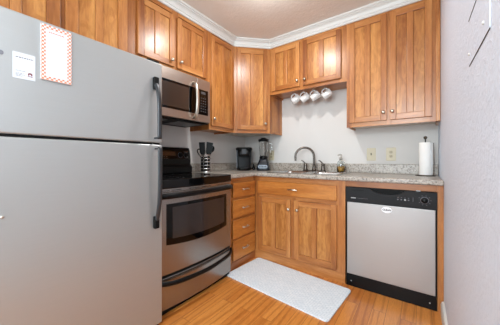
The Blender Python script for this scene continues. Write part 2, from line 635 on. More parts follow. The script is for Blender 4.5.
# diagonal corner cabinet
t = thing('corner_wall_cabinet', 'tall wooden corner wall cabinet with an angled single door', 'cabinet', (0.305, -0.61, 1.37), PI / 4, G_UP)
wd = 0.305 * math.sqrt(2)
s2 = math.sqrt(0.5)
def loc45(x, y):                                 # world plan point to the angled cabinet's own axes
    dx, dy = x - 0.305, y + 0.61
    return (dx * s2 + dy * s2, -dx * s2 + dy * s2)
ft = 0.019
plan = [loc45(0.305 + 0.0, -0.61), loc45(0.61, -0.305), loc45(0.61, -0.001), loc45(0.001, -0.001), loc45(0.001, -0.61)]
plan = [(plan[0][0] + 0.0005, 0.0188), (plan[1][0] - 0.0005, 0.0188)] + plan[2:]
# shift the two front corners so that the sides stay square to the walls
plan[0] = (0.019, 0.019)
plan[1] = (wd - 0.019, 0.019)
plan = [loc45(0.305, -0.6095), (0.0, 0.0)] and [(0.0, 0.0), (wd, 0.0)] + [loc45(0.61, -0.001), loc45(0.001, -0.001), loc45(0.001, -0.61)]
bm = prism(BM(), plan, 0.018, ZT - 1.37, 'z', 0)
link('body', bm, W_V, t)
fr = BM()
for a, c in ((0.0, 0.036), (wd - 0.036, wd)):
    box(fr, a, c, -0.0008, 0.010, 0, ZT - 1.37, 0)
for a, c in ((0, 0.05), (0.96, 1.03)):
    box(fr, 0.036, wd - 0.036, -0.0006, 0.010, a, c, 1)
link('face_frame', fr, [W_V, W_H], t)
sk = BM()                                        # right side skirt that closes the recessed bottom
a, b = loc45(0.609, -0.304), loc45(0.609, -0.001)
prism(sk, [loc45(0.61, -0.302), loc45(0.61, -0.001), loc45(0.595, -0.001), loc45(0.595, -0.302)], 0.0, 0.0178, 'z')
link('side_skirt', sk, W_V, t)
link('bottom_panel', prism(BM(), [(0.03, 0.02), (wd - 0.03, 0.02), loc45(0.59, -0.01), loc45(0.01, -0.01), loc45(0.01, -0.59)], 0.012, 0.0178, 'z'), PALEBOT, t)
door(t, 0.035, wd - 0.035, 0.040, 0.98, (wd - 0.06, 0.112))
# over the sink
t = thing('wall_cabinet', 'short two-door wooden wall cabinet above the sink with mugs under it', 'cabinet', (0.6105, -0.305, 1.825), 0, G_UP)
w = 1.482 - 0.6105
carcass(t, w, ZT - 1.825, 0.303, [(0, 0.045), (0.375, 0.435), (w - 0.065, w)], [(0, 0.045), (0.505, 0.575)], bottom_mat=W_H)
door(t, 0.035, 0.386, 0.037, 0.522, (0.362, 0.098))
door(t, 0.424, 0.822, 0.037, 0.522, (0.450, 0.098))
# right of the sink
t = thing('wall_cabinet', 'tall two-door wooden wall cabinet above the dishwasher, against the right wall', 'cabinet', (1.4825, -0.305, 1.37), 0, G_UP)
w = W - 0.001 - 1.4825
carcass(t, w, ZT - 1.37, 0.303, [(0, 0.045), (0.325, 0.38), (w - 0.07, w)], [(0, 0.05), (0.96, 1.03)], bottom_mat=PALEBOT)
door(t, 0.030, 0.341, 0.040, 0.985, (0.316, 0.110))
door(t, 0.363, 0.657, 0.040, 0.985, (0.384, 0.112))
link('side_moulding', box(BM(), w - 0.028, w - 0.002, -0.008, 0.0, 0, ZT - 1.37), W_V, t, 0.003)

# base cabinets ------------------------------------------------
CT0, CT = 0.882, 0.920
def pull(parent, x, z, y):
    bm = BM()
    for s in (-1, 1):
        lathe(bm, [(0.0, y - 0.019), (0.0055, y - 0.019), (0.0045, y - 0.008), (0.007, y - 0.002), (0.007, y)], (x + s * 0.036, 0, z), 12, 'y')
    pts = curve_pts([(x - 0.052, y - 0.016, z - 0.004), (x - 0.036, y - 0.020, z), (x - 0.012, y - 0.026, z + 0.002), (x + 0.012, y - 0.026, z + 0.002),
                     (x + 0.036, y - 0.020, z), (x + 0.052, y - 0.016, z - 0.004)], 5)
    n = len(pts)
    tube(bm, pts, [0.0035 + 0.0035 * math.sin(PI * i / (n - 1)) ** 0.7 for i in range(n)], 10)
    return link('pull', bm, NICKEL, parent)

def drawer_front(parent, x0, x1, z0, z1, name='drawer'):
    d = link(name, box(BM(), x0, x1, -0.0195, -0.0005, z0, z1), W_PH, parent, 0.006, 3)
    pull(d, (x0 + x1) / 2, (z0 + z1) / 2, -0.0195)
    return d

t = thing('drawer_base_cabinet', 'wooden base cabinet with four stacked drawers, right of the range', 'cabinet', (0.61, -1.063, 0), LEFT)
w = 0.4525
carcass(t, w, CT0, 0.608, [(0, 0.055), (0.415, w)], [(0.085, 0.10), (0.272, 0.305), (0.468, 0.50), (0.658, 0.692), (0.83, CT0)], under=0)
for z0, z1 in ((0.690, 0.838), (0.496, 0.668), (0.300, 0.474), (0.088, 0.280)):
    drawer_front(t, 0.062, 0.424, z0, z1)
link('toe_board', box(BM(), 0.0, w, -0.004, -0.0005, 0.0, 0.075), W_TOE, t, 0.001)

t = thing('sink_base_cabinet', 'wooden base cabinet under the sink with two doors and a drawer-like front', 'cabinet', (0.611, -0.61, 0), 0)
w = 1.545 - 0.611
bm = BM()
box(bm, 0.0, w, 0.019, 0.60, 0, 0.70)
for q in ((0.0, 0.1), (0.89, w)):
    box(bm, q[0], q[1], 0.019, 0.60, 0.70, CT0)
link('body', bm, W_V, t)
fr = BM()
for a, c in ((0.0, 0.055), (0.415, 0.475), (0.855, w)):
    box(fr, a, c, 0.0, 0.0188, 0, 0.69, 0)
for a, c in ((0.0, 0.055), (0.855, w)):
    box(fr, a, c, 0.0, 0.0188, 0.69, CT0, 0)
for z0, z1 in ((0.69, 0.72), (0.80, CT0)):
    box(fr, 0.055, 0.855, 0.0, 0.0188, z0, z1, 1)
for a, c in ((0.055, 0.415), (0.475, 0.855)):
    box(fr, a, c, 0.0, 0.0188, 0.0, 0.125, 1)
    box(fr, a, c, 0.0, 0.0188, 0.655, 0.69, 1)
link('face_frame', fr, [W_V, W_H], t)
drawer_front(t, 0.040, 0.866, 0.700, 0.834, 'false_drawer_front')
door(t, 0.047, 0.426, 0.106, 0.664, (0.412, 0.574), st=0.048, mul=0.045, rail=0.05)
door(t, 0.466, 0.866, 0.106, 0.664, (0.502, 0.578), st=0.048, mul=0.045, rail=0.05)
link('toe_board', box(BM(), 0.0, w, -0.005, -0.0005, 0.0, 0.085), W_H, t, 0.001)

# frame around the dishwasher
t = thing('dishwasher_surround', 'slim wooden rail and end panel framing the dishwasher', 'cabinet panel', (1.546, -0.61, 0), 0)
link('end_panel', box(BM(), 0.613, W - 0.001 - 1.546, 0.0, 0.608, 0.0, CT0), W_V, t)
link('top_rail', box(BM(), 0.0, 0.6125, 0.0, 0.02, 0.834, CT0), W_H, t)

# countertop with a cut-out for the sink ------------------------
SX0, SX1, SY0, SY1 = 0.735, 1.475, -0.585, -0.065
t = thing('countertop', 'speckled grey-beige L-shaped countertop with matching backsplash', 'countertop', (0, 0, 0))
xs = [0.0, 0.648, SX0 + 0.015, SX1 - 0.015, W - 0.001]
ys = [-1.064, -0.648, SY0 + 0.015, SY1 - 0.015, 0.0]
def keep(i, j):
    if j == 0:
        return i == 0
    return not (i == 2 and j == 2)
link('slab', cells(BM(), xs, ys, CT0 + 0.0005, CT, keep), COUNTER, t, 0.010, 3)
bm = BM()
cells(bm, [0.0, 0.02, W - 0.001], [-1.064, -0.02, 0.0], CT + 0.0003, 1.015, lambda i, j: i == 0 or j == 1)
link('backsplash', bm, COUNTER, t, 0.004, 2)

# ------------------------------------------------------------------ sink and faucet
t = thing('sink', 'stainless double-bowl sink set into the countertop', 'sink', ((SX0 + SX1) / 2, (SY0 + SY1) / 2, CT))
hx, hy = (SX1 - SX0) / 2, (SY1 - SY0) / 2
xr = [-hx, -hx + 0.035, -0.02, 0.02, hx - 0.035, hx]
yr = [-hy, -hy + 0.035, hy - 0.095, hy]
link('rim', cells(BM(), xr, yr, 0.0006, 0.006, lambda i, j: not (j == 1 and i in (1, 3))), SINKM, t, 0.003, 2)
for a, b in ((xr[1], xr[2]), (xr[3], xr[4])):
    bm = BM()
    zb = -0.17
    V = []
    for z, ins in ((0.004, 0.0), (-0.02, 0.004), (-0.14, 0.012), (zb, 0.045)):
        V.append([bm.verts.new((p[0], p[1], z)) for p in rrect(a + ins, b - ins, yr[1] + ins, yr[2] - ins, 0.05, 5)])
    for A, B in zip(V, V[1:]):
        for i in range(len(A)):
            j = (i + 1) % len(A)
            bm.faces.new((A[i], A[j], B[j], B[i])).smooth = True
    bm.faces.new(V[-1])
    o = link('bowl', bm, SINKM, t)
    so = o.modifiers.new('thickness', 'SOLIDIFY')
    so.thickness = 0.0015
    dr = BM()
    lathe(dr, [(0.0, zb + 0.002), (0.030, zb + 0.002), (0.042, zb + 0.005), (0.045, zb + 0.001)], ((a + b) / 2, (yr[1] + yr[2]) / 2, 0), 20)
    link('drain', dr, CHROME, o)

fx, fy = 1.078, -0.103
z0 = CT + 0.0062
t = thing('faucet', 'brushed nickel gooseneck faucet with two lever handles behind the sink', 'faucet', (fx, fy, z0))
bm = BM()
prism(bm, rrect(-0.135, 0.135, -0.027, 0.027, 0.026, 6), 0.0, 0.010, 'z')
link('base_plate', bm, FAUCETM, t, 0.003)
bm = BM()
lathe(bm, [(0.0, 0.010), (0.025, 0.010), (0.024, 0.02), (0.019, 0.030), (0.017, 0.055), (0.018, 0.060), (0.013, 0.066)], (0, 0, 0), 20)
dv = Vector((-0.90, -0.42, 0)).normalized()
arc = [(0, 0, 0.05), (0, 0, 0.15)]
R = 0.105
for i in range(1, 15):
    a = PI * i / 14 * 1.05
    q = dv * (R - R * math.cos(a))
    arc.append((q.x, q.y, 0.165 + R * math.sin(a)))
q = dv * (2 * R - 0.006)
tube(bm, curve_pts(arc, 3), 0.0125, 14)
link('spout', bm, FAUCETM, t)
e = Vector(arc[-1])
bm = BM()
lathe(bm, [(0.0, -0.030), (0.011, -0.030), (0.012, -0.022), (0.012, 0.0), (0.010, 0.004)], (e.x, e.y, e.z), 16)
link('aerator', bm, FAUCETM, t)
for s in (-1, 1):
    bm = BM()
    hxp = s * 0.104
    lathe(bm, [(0.0, 0.010), (0.026, 0.010), (0.025, 0.018), (0.020, 0.032), (0.0195, 0.070), (0.021, 0.077), (0.014, 0.088), (0.0, 0.091)], (hxp, 0, 0), 18)
    tube(bm, curve_pts([(hxp + 0.004, -0.002, 0.074), (hxp - 0.010, -0.008, 0.098), (hxp - 0.028, -0.018, 0.117), (hxp - 0.044, -0.024, 0.124)], 5),
         [0.010, 0.0098, 0.0096, 0.0094, 0.0092, 0.009, 0.0088, 0.0086, 0.0084, 0.0082, 0.008, 0.008, 0.0078, 0.0076, 0.0074, 0.007], 10, squash=(1.15, 0.75))
    link('handle', bm, FAUCETM, t)

# soap bottle
t = thing('soap_dispenser', 'clear glass soap bottle half full of amber soap with pump top', 'soap dispenser', (1.378, -0.115, z0 + 0.0003))
bm = BM()
lathe(bm, [(0.0, 0.0), (0.038, 0.0), (0.041, 0.004), (0.041, 0.085), (0.036, 0.105), (0.018, 0.124), (0.014, 0.130), (0.014, 0.140),
           (0.0115, 0.140), (0.0115, 0.129), (0.016, 0.121), (0.033, 0.102), (0.038, 0.084), (0.038, 0.006), (0.0, 0.005)], n=28)
link('bottle', bm, GLASS, t)
bm = BM()
lathe(bm, [(0.0, 0.0055), (0.0372, 0.0065), (0.0374, 0.058), (0.0, 0.058)], n=28)
link('liquid_soap', bm, AMBER, t)
bm = BM()
lathe(bm, [(0.0, 0.1405), (0.016, 0.1405), (0.016, 0.152), (0.006, 0.156), (0.006, 0.174), (0.0105, 0.176), (0.0105, 0.186), (0.0, 0.188)], n=18)
tube(bm, curve_pts([(0, 0, 0.182), (-0.010, -0.014, 0.183), (-0.021, -0.029, 0.180), (-0.024, -0.034, 0.173)], 4), 0.0042, 8)
tube(bm, [(0, 0, 0.141), (0, 0, 0.02)], 0.0025, 8)
link('pump', bm, NICKEL, t)

# ------------------------------------------------------------------ refrigerator
FX, FY0, FY1, FH = 0.736, -2.68, -1.8295, 1.667
SEAM = 1.161
t = thing('refrigerator', 'large grey stainless top-freezer refrigerator filling the left side', 'refrigerator', (FX, FY0, 0), LEFT)
fw = FY1 - FY0
link('cabinet_body', box(BM(), 0.005, fw - 0.005, 0.075, 0.70, 0.03, FH - 0.012), BLACKD, t, 0.004)
fd = link('freezer_door', box(BM(), 0.0, fw, 0.0, 0.070, SEAM + 0.006, FH), STEEL_F, t, 0.008, 4)
rd = link('refrigerator_door', box(BM(), 0.0, fw, 0.0, 0.070, 0.030, SEAM - 0.006), STEEL_F, t, 0.008, 4)
link('door_gasket', box(BM(), 0.012, fw - 0.012, 0.010, 0.0745, SEAM - 0.02, SEAM + 0.02), BLACKM, t)
link('base_grille', box(BM(), 0.01, fw - 0.01, 0.03, 0.0745, 0.0, 0.0295), BLACKM, t)
def fridge_handle(parent, x, zend, zseam):
    """zend: the end fixed to the door, zseam: the end that stands off beside the seam"""
    s = 1 if zseam > zend else -1
    L = abs(zseam - zend)
    bm = BM()
    f = [(0.0, -0.012), (0.05, -0.014), (0.14, -0.030), (0.30, -0.046), (0.50, -0.052), (0.75, -0.053), (1.0, -0.053)]
    pts = curve_pts([(x, y, zend + s * L * u) for u, y in f], 5)
    tube(bm, pts, 0.0145, 12, squash=(1.0, 0.62))
    box(bm, x - 0.004, x + 0.004, -0.050, 0.0, min(zseam - s * 0.004, zseam - s * 0.014), max(zseam - s * 0.004, zseam - s * 0.014))
    h = link('handle', bm, CHAR, parent)
    bm = BM()
    box(bm, x - 0.016, x + 0.016, -0.026, 0.0002, min(zend - s * 0.016, zend + s * 0.06), max(zend - s * 0.016, zend + s * 0.06))
    o = link('handle_mount', bm, BLACKM, h, 0.006, 3)
    return h
fridge_handle(fd, fw - 0.053, 1.552, 1.185)
fridge_handle(rd, fw - 0.050, 0.655, 1.138)
bm = BM()
prism(bm, rrect(0.085, 0.150, 1.475, 1.492, 0.007), -0.003, 0.0005, 'y')
link('badge', bm, GREYTXT, fd, 0.001)
bm = BM()
lathe(bm, [(0.0, -0.004), (0.005, -0.004), (0.006, 0.0004)], (0.146, 0, 0.838), 16, 'y')
link('round_cap', bm, NICKEL, rd)
bm = BM()
prism(bm, rrect(fw - 0.09, fw - 0.01, 0.01, 0.09, 0.012), FH + 0.0002, FH + 0.012, 'z')
link('hinge_cover', bm, BLACKM, t)

# notepad and notice on the freezer door: local x runs along the door (world +y)
def on_door(name, label, cat, y, z):
    return thing(name, label, cat, (FX + 0.0004, y, z), LEFT)
t = on_door('notepad', 'white magnetic notepad with orange checkered border on the freezer door', 'notepad', -2.3655, 1.532)
link('pad', box(BM(), -0.0545, 0.0545, -0.008, -0.0002, -0.121, 0.119), PAPER, t, 0.001)
fr = BM()
for a in ((-0.0545, -0.0385, -0.121, 0.119), (0.0385, 0.0545, -0.121, 0.119), (-0.0385, 0.0385, -0.121, -0.105), (-0.0385, 0.0385, 0.103, 0.119)):
    box(fr, a[0], a[1], -0.0088, -0.0081, a[2], a[3])
link('checkered_border', fr, CHECK, t)
bm = BM()
x = -0.028
random.seed(4)
while x < 0.024:
    wl = random.uniform(0.004, 0.010)
    box(bm, x, x + wl, -0.0087, -0.0081, 0.0885, 0.0925)
    x += wl + 0.0022
link('heading_print', bm, ORANGET, t)

t = on_door('paper_notice', 'small square white printed notice left of the checkered notepad', 'notice', -2.4705, 1.448)
link('sheet', box(BM(), -0.0345, 0.0345, -0.0012, -0.0002, -0.053, 0.053), PAPER, t)
def words(bm, x0, x1, z, h):
    x = x0
    while x < x1 - 0.002:
        wl = min(random.uniform(0.003, 0.009), x1 - x)
        box(bm, x, x + wl, -0.0016, -0.0012, z - h / 2, z + h / 2)
        x += wl + 0.0018
bm = BM()
words(bm, -0.026, 0.027, 0.034, 0.0040)
link('heading_print', bm, GREYTXT, t)
bm = BM()
for z, x1 in ((-0.021, 0.006), (-0.031, -0.002), (-0.0365, 0.002), (-0.042, -0.006)):
    words(bm, -0.026, x1, z, 0.0018)
link('printed_text', bm, GREYTXT, t)
bm = BM()
prism(bm, [(0.011, -0.034), (0.011, -0.027), (0.013, -0.0235), (0.018, -0.0225), (0.023, -0.0235), (0.025, -0.027), (0.025, -0.034),
           (0.021, -0.034), (0.021, -0.029), (0.015, -0.029), (0.015, -0.034)], -0.0016, -0.0012, 'y')
box(bm, 0.010, 0.026, -0.0016, -0.0012, -0.039, -0.0365)
link('emblem', bm, REDMARK, t)

# ------------------------------------------------------------------ range
RY0, RY1 = -1.828, -1.069
RW = RY1 - RY0
RX = 0.655
t = thing('range', 'stainless electric range with black glass cooktop beside the refrigerator', 'range', (RX, RY0, 0), LEFT)
BUL = 0.030
def bow(x, b=BUL):
    return b * (1 - ((x - RW / 2) / (RW / 2)) ** 2)
def bowed(bm, x0, x1, z0, z1, off, back, n=18, b=BUL, mi=0, zc=0.0):
    """slab whose front (-y) face follows the bow of the range; zc dips the lower edge in the middle"""
    cols = []
    for i in range(n + 1):
        x = x0 + (x1 - x0) * i / n
        y = -off - bow(x, b)
        u = 2.0 * i / n - 1
        zz = z0 - zc * (1 - u * u)
        yb = (y + (-back)) if back < 0 else back
        cols.append([bm.verts.new(p) for p in ((x, y, zz), (x, y, z1), (x, yb, z1), (x, yb, zz))])
    for a, c in zip(cols, cols[1:]):
        for k in range(4):
            j = (k + 1) % 4
            f = bm.faces.new((a[k], c[k], c[j], a[j]))
            f.material_index = mi
    bm.faces.new(cols[0]).material_index = mi
    bm.faces.new(cols[-1][::-1]).material_index = mi
    return bm
link('body', box(BM(), 0.004, RW - 0.004, 0.012, 0.63, 0.04, 0.8615), BLACKM, t)
link('cooktop', bowed(BM(), 0.0, RW, 0.862, 0.924, 0.004, 0.575), BLACKG, t, 0.006, 3)
for cx_, cy_, r in ((0.20, 0.13, 0.105), (0.56, 0.14, 0.085), (0.20, 0.42, 0.08), (0.56, 0.42, 0.105), (0.20, 0.13, 0.065)):
    link('burner_ring', lathe(BM(), [(r - 0.0012, 0.9243), (r + 0.0012, 0.9243)], (cx_, cy_, 0), 40), RINGMARK, t)
link('trim_strip', bowed(BM(), 0.0, RW, 0.838, 0.8615, -0.002, 0.011), STEEL, t, 0.002)
for x0, x1 in ((0.03, 0.10), (0.115, 0.19), (0.26, 0.36), (0.38, 0.48), (0.55, 0.63), (0.645, 0.72)):
    link('vent_slot', bowed(BM(), x0, x1, 0.847, 0.851, -0.0008, -0.002, 6), BLACKM, t)
od = link('oven_door', bowed(BM(), 0.002, RW - 0.002, 0.275, 0.836, 0.0, 0.011), STEEL, t, 0.004, 2)
link('window_frame', bowed(BM(), 0.075, RW - 0.075, 0.478, 0.757, 0.0015, -0.004, zc=0.022), BLACKG, od)
link('window_glass', bowed(BM(), 0.120, RW - 0.110, 0.515, 0.732, 0.0025, -0.003, zc=0.012), WINDOWG, od)
bm = BM()
n = 24
pts = []
for i in range(n + 1):
    x = 0.012 + (RW - 0.024) * i / n
    e = min(i, n - i) / n
    so = 0.034 * min(1.0, e / 0.06) ** 0.5 if e < 0.06 else 0.034
    pts.append((x, -bow(x) - 0.004 - so, 0.815))
tube(bm, pts, 0.019, 12, squash=(0.75, 1.0))
for xe in (0.03, RW - 0.03):
    box(bm, xe - 0.016, xe + 0.016, -bow(xe) - 0.03, -bow(xe) + 0.001, 0.797, 0.827)
link('handle', bm, BLACKP, od)
link('drawer_gap', bowed(BM(), 0.004, RW - 0.004, 0.254, 0.276, -0.008, 0.011), BLACKM, t)
dw = link('storage_drawer', bowed(BM(), 0.002, RW - 0.002, 0.040, 0.256, 0.0, 0.011), STEEL, t, 0.004, 2)
bm = BM()
pts = curve_pts([(0.010, -0.006, 0.246), (0.05, -0.030 - bow(0.05), 0.232), (0.16, -0.046 - bow(0.16), 0.222), (RW / 2, -0.052 - bow(RW / 2), 0.216),
                 (RW - 0.16, -0.046 - bow(0.16), 0.222), (RW - 0.05, -0.030 - bow(0.05), 0.232), (RW - 0.010, -0.006, 0.246)], 6)
tube(bm, pts, 0.0165, 12, squash=(0.8, 1.0))
link('handle', bm, BLACKP, dw)
link('kick_plate', box(BM(), 0.01, RW - 0.01, 0.012, 0.03, 0.0, 0.0395), BLACKM, t)
# backguard: profile in local (y,z), y towards the wall
bm = BM()
prism(bm, [(0.535, 0.9245), (0.532, 0.985), (0.560, 1.010), (0.560, 1.022), (0.560, 1.060), (0.572, 1.150), (0.585, 1.178), (0.600, 1.184), (0.630, 1.182), (0.635, 0.9245)],
      0.0, RW, 'x')
bg = link('backguard', bm, BLACKP, t, 0.006, 3)
tilt = math.atan2(0.012, 0.09)
def on_guard(bm, x, z):
    """place a shape modelled round the origin, facing -y, on the tilted control panel"""
    bmesh.ops.rotate(bm, verts=bm.verts, cent=(0, 0, 0), matrix=Matrix.Rotation(-tilt, 3, 'X'))
    return shift(bm, (x, 0.560 + (z - 1.06) * 0.1333 - 0.0004, z))
link('control_panel', on_guard(box(BM(), -RW / 2 + 0.02, RW / 2 - 0.02, -0.003, 0.004, -0.042, 0.042), RW / 2, 1.108), BLACKG, bg, 0.002)
link('display', on_guard(box(BM(), -0.09, 0.09, -0.0045, -0.0025, -0.020, 0.020), RW / 2 + 0.10, 1.118), LEDM, bg)
bm = BM()
for i in range(7):
    for j in range(2):
        x, z = -0.085 + i * 0.028, -0.008 - j * 0.018
        box(bm, x, x + 0.014, -0.0042, -0.0028, z, z + 0.004)
link('button_print', on_guard(bm, RW / 2, 1.095), RINGMARK, bg)
for x in (0.060, 0.130, RW - 0.130, RW - 0.060):
    k = BM()
    lathe(k, [(0.0, -0.026), (0.018, -0.026), (0.020, -0.022), (0.022, -0.006), (0.027, -0.003)], (0, 0, 0), 22, 'y')
    box(k, -0.003, 0.003, -0.031, -0.024, -0.019, 0.019)
    kn = link('knob', on_guard(k, x, 1.105), BLACKP, bg)
    k = BM()
    lathe(k, [(0.0275, -0.0038), (0.0300, -0.0038)], (0, 0, 0), 30, 'y')
    link('dial_ring', on_guard(k, x, 1.105), GREYTXT, kn)

# ------------------------------------------------------------------ microwave
MX = 0.385
MZ0, MZ1 = 1.405, 1.822
t = thing('microwave', 'stainless over-the-range microwave with dark window and curved handle', 'microwave', (MX, RY0, MZ0), LEFT)
mh = MZ1 - MZ0
link('case', box(BM(), 0.002, RW - 0.002, 0.03, 0.383, 0.0, mh - 0.002), BLACKM, t)
md = link('door', box(BM(), 0.0, 0.590, 0.0, 0.0295, 0.012, mh), STEEL_M, t, 0.004)
cp = link('control_side', box(BM(), 0.5915, RW, 0.0, 0.0295, 0.012, mh), STEEL_M, t, 0.004)
link('window', box(BM(), 0.050, 0.589, -0.0012, 0.0005, 0.080, 0.318), BLACKG, md)
link('window_screen', box(BM(), 0.080, 0.500, -0.0020, -0.0012, 0.100, 0.298), MICROG, md)
link('control_panel', box(BM(), 0.5925, RW - 0.030, -0.0012, 0.0005, 0.080, 0.318), BLACKG, cp)
link('display', box(BM(), 0.640, 0.695, -0.0018, -0.0012, 0.276, 0.300), RINGMARK, cp)
for r in range(6):
    for c in range(3):
        x, z = 0.634 + c * 0.026, 0.108 + r * 0.025
        link('button', box(BM(), x, x + 0.014, -0.0018, -0.0012, z, z + 0.009), RINGMARK, cp)
bm = BM()
pts = curve_pts([(0.552, -0.002, 0.040), (0.552, -0.030, 0.055), (0.552, -0.048, 0.11), (0.552, -0.055, 0.20), (0.552, -0.048, 0.29), (0.552, -0.030, 0.345), (0.552, -0.002, 0.360)], 6)
tube(bm, pts, 0.017, 12, squash=(1.0, 0.7))
link('handle', bm, NICKEL, md)
bm = BM()
box(bm, 0.05, 0.33, 0.06, 0.30, -0.004, 0.0)
box(bm, 0.43, 0.71, 0.06, 0.30, -0.004, 0.0)
link('grease_filter', bm, CHAR, t)

# ------------------------------------------------------------------ dishwasher
DX0, DX1, DY = 1.553, 2.157, -0.622
t = thing('dishwasher', 'dishwasher with stainless door and black control panel, beside the right wall', 'dishwasher', (DX0, DY, 0), 0)
dwid = DX1 - DX0
link('tub', box(BM(), 0.002, dwid - 0.002, 0.034, 0.58, 0.02, 0.826), BLACKM, t)
link('door_panel', box(BM(), 0.008, dwid - 0.008, 0.0, 0.032, 0.104, 0.706), STEEL_D, t, 0.004, 3)
for a in (0.0, dwid - 0.0075):
    link('edge_strip', box(BM(), a, a + 0.0075, 0.004, 0.033, 0.1035, 0.708), BLACKM, t)
bm = BM()
# console with a scooped hand grip: outline in (x,z), scoop cut from the top edge
g0, g1 = 0.184, 0.420
out = [(0.0, 0.7095), (dwid, 0.7095), (dwid, 0.830), (g1, 0.830)]
for i in range(1, 12):
    a = i / 12
    out.append((g1 + (g0 - g1) * a, 0.830 - 0.040 * (math.sin(PI * a) ** 0.55)))
out += [(g0, 0.830), (0.0, 0.830)]
prism(bm, out, -0.010, 0.012, 'y')
box(bm, 0.0, dwid, 0.0125, 0.032, 0.7095, 0.830)
co = link('control_console', bm, BLACKD, t, 0.0015)
link('grip_recess', box(BM(), g0 - 0.005, g1 + 0.005, 0.0119, 0.0124, 0.785, 0.829), BLACKM, co)
link('vent_slot', box(BM(), 0.045, 0.140, -0.0104, -0.0098, 0.806, 0.812), BLACKM, co)
link('console_print', box(BM(), 0.042, 0.080, -0.0104, -0.0098, 0.7405, 0.7475), GREYMARK, co)
bm = BM()
for i in range(9):
    box(bm, 0.094 + i * 0.0085, 0.094 + i * 0.0085 + 0.005, -0.0104, -0.0098, 0.743, 0.746)
for i in range(4):
    box(bm, 0.370 + i * 0.022, 0.378 + i * 0.022, -0.0104, -0.0098, 0.776, 0.779)
box(bm, 0.466, 0.468, -0.0104, -0.0098, 0.755, 0.785)
for i in range(9):
    a = math.radians(-60 + i * 37)
    box(bm, 0.534 + 0.036 * math.sin(a) - 0.003, 0.534 + 0.036 * math.sin(a) + 0.003, -0.0104, -0.0098, 0.771 + 0.034 * math.cos(a) - 0.0015, 0.771 + 0.034 * math.cos(a) + 0.0015)
link('panel_marks', bm, GREYTXT, co)
for i, x in enumerate((0.373, 0.395, 0.418, 0.440)):
    bm = BM()
    lathe(bm, [(0.0, -0.0135), (0.0055, -0.0135), (0.0065, -0.010)] if i == 2 else [(0.0, -0.012), (0.004, -0.012), (0.005, -0.010)], (x, 0, 0.762), 16, 'y')
    link('button', bm, GREYMARK if i == 2 else GREYTXT, co)
bm = BM()
lathe(bm, [(0.0, -0.028), (0.018, -0.028), (0.020, -0.025), (0.021, -0.0102)], (0.534, 0, 0.771), 24, 'y')
dl = link('dial', bm, BLACKP, co)
bm = BM()
lathe(bm, [(0.0215, -0.0110), (0.0245, -0.0104)], (0.534, 0, 0.771), 30, 'y')
link('dial_ring', bm, GREYTXT, dl)
kp = link('kick_panel', box(BM(), 0.0, dwid, 0.006, 0.033, 0.0, 0.102), BLACKP, t, 0.002)
bm = BM()
for x in (0.04, dwid - 0.04):
    lathe(bm, [(0.0, 0.004), (0.004, 0.0045), (0.0045, 0.0062)], (x, 0, 0.045), 12, 'y')
link('screws', bm, GREYMARK, kp)
link('mounting_tab', box(BM(), 0.485, 0.510, 0.0, 0.011, 0.8305, 0.838), GREYMARK, t)

t = thing('magnet', 'white oval magnet with dark lettering on the dishwasher door', 'magnet', (1.853, DY - 0.0003, 0.672), 0)
bm = BM()
E_ = [(0.036 * math.cos(2 * PI * i / 32), 0.024 * math.sin(2 * PI * i / 32)) for i in range(32)]
prism(bm, E_, -0.004, 0.0, 'y')
link('oval_plate', bm, BADGEW, t, 0.001)
link('lettering', shift(text_bm('CLEAN', 0.0185), (0, -0.0042, 0)), DARKSLOT, t)

# ------------------------------------------------------------------ floor mat
bm = BM()
prism(bm, rrect(-0.480, 0.480, -0.245, 0.245, 0.030, 6), 0.0005, 0.012, 'z')
o = link('floor_mat', bm, MATM, None, 0.003, 2, (1.118, -0.902, 0), (0, 0, math.radians(-4.6)))
tag(o, 'pale grey woven kitchen mat with rounded corners on the wood floor', 'mat')

# ------------------------------------------------------------------ mugs on hooks under the cabinet over the sink
UND = 1.825 + 0.0165
def make_mug():
    """hangs from its handle: origin at the top of the handle loop"""
    r = thing('mug', '', 'mug')
    bm = BM()
    # modelled upright (opening up), handle on -x, then tipped
    pr = [(0.0, 0.0), (0.0335, 0.0), (0.0350, 0.002), (0.0430, 0.094), (0.0422, 0.0955), (0.0405, 0.094), (0.0328, 0.008), (0.0, 0.006)]
    lathe(bm, pr, (0, 0, 0), 28)
    hb = BM()
    pts = curve_pts([(-0.037, 0, 0.080), (-0.050, 0, 0.083), (-0.061, 0, 0.072), (-0.063, 0, 0.050), (-0.055, 0, 0.028), (-0.036, 0, 0.020)], 6)
    tube(hb, pts, 0.0062, 10, squash=(1.0, 1.25))
    th = math.radians(54)
    for b in (bm, hb):
        shift(b, (0.0560, 0, -0.066))              # inner top of the handle to the origin
        bmesh.ops.rotate(b, verts=b.verts, cent=(0, 0, 0), matrix=Matrix.Rotation(th, 3, 'Y'))
    body = link('body', bm, WHITEC, r)
    link('handle', hb, WHITEC, r)
    return r
mug0 = make_mug()
mug_spots = [(0.875, 'leftmost white mug hanging from a hook under the cabinet'),
             (0.985, 'second white mug from the left hanging under the cabinet'),
             (1.105, 'third white mug from the left hanging under the cabinet'),
             (1.235, 'rightmost white mug hanging from a hook under the cabinet')]
hook_labels = ['cup hook holding the leftmost mug', 'cup hook holding the second mug from left', 'cup hook holding the third mug from left', 'cup hook holding the rightmost mug']
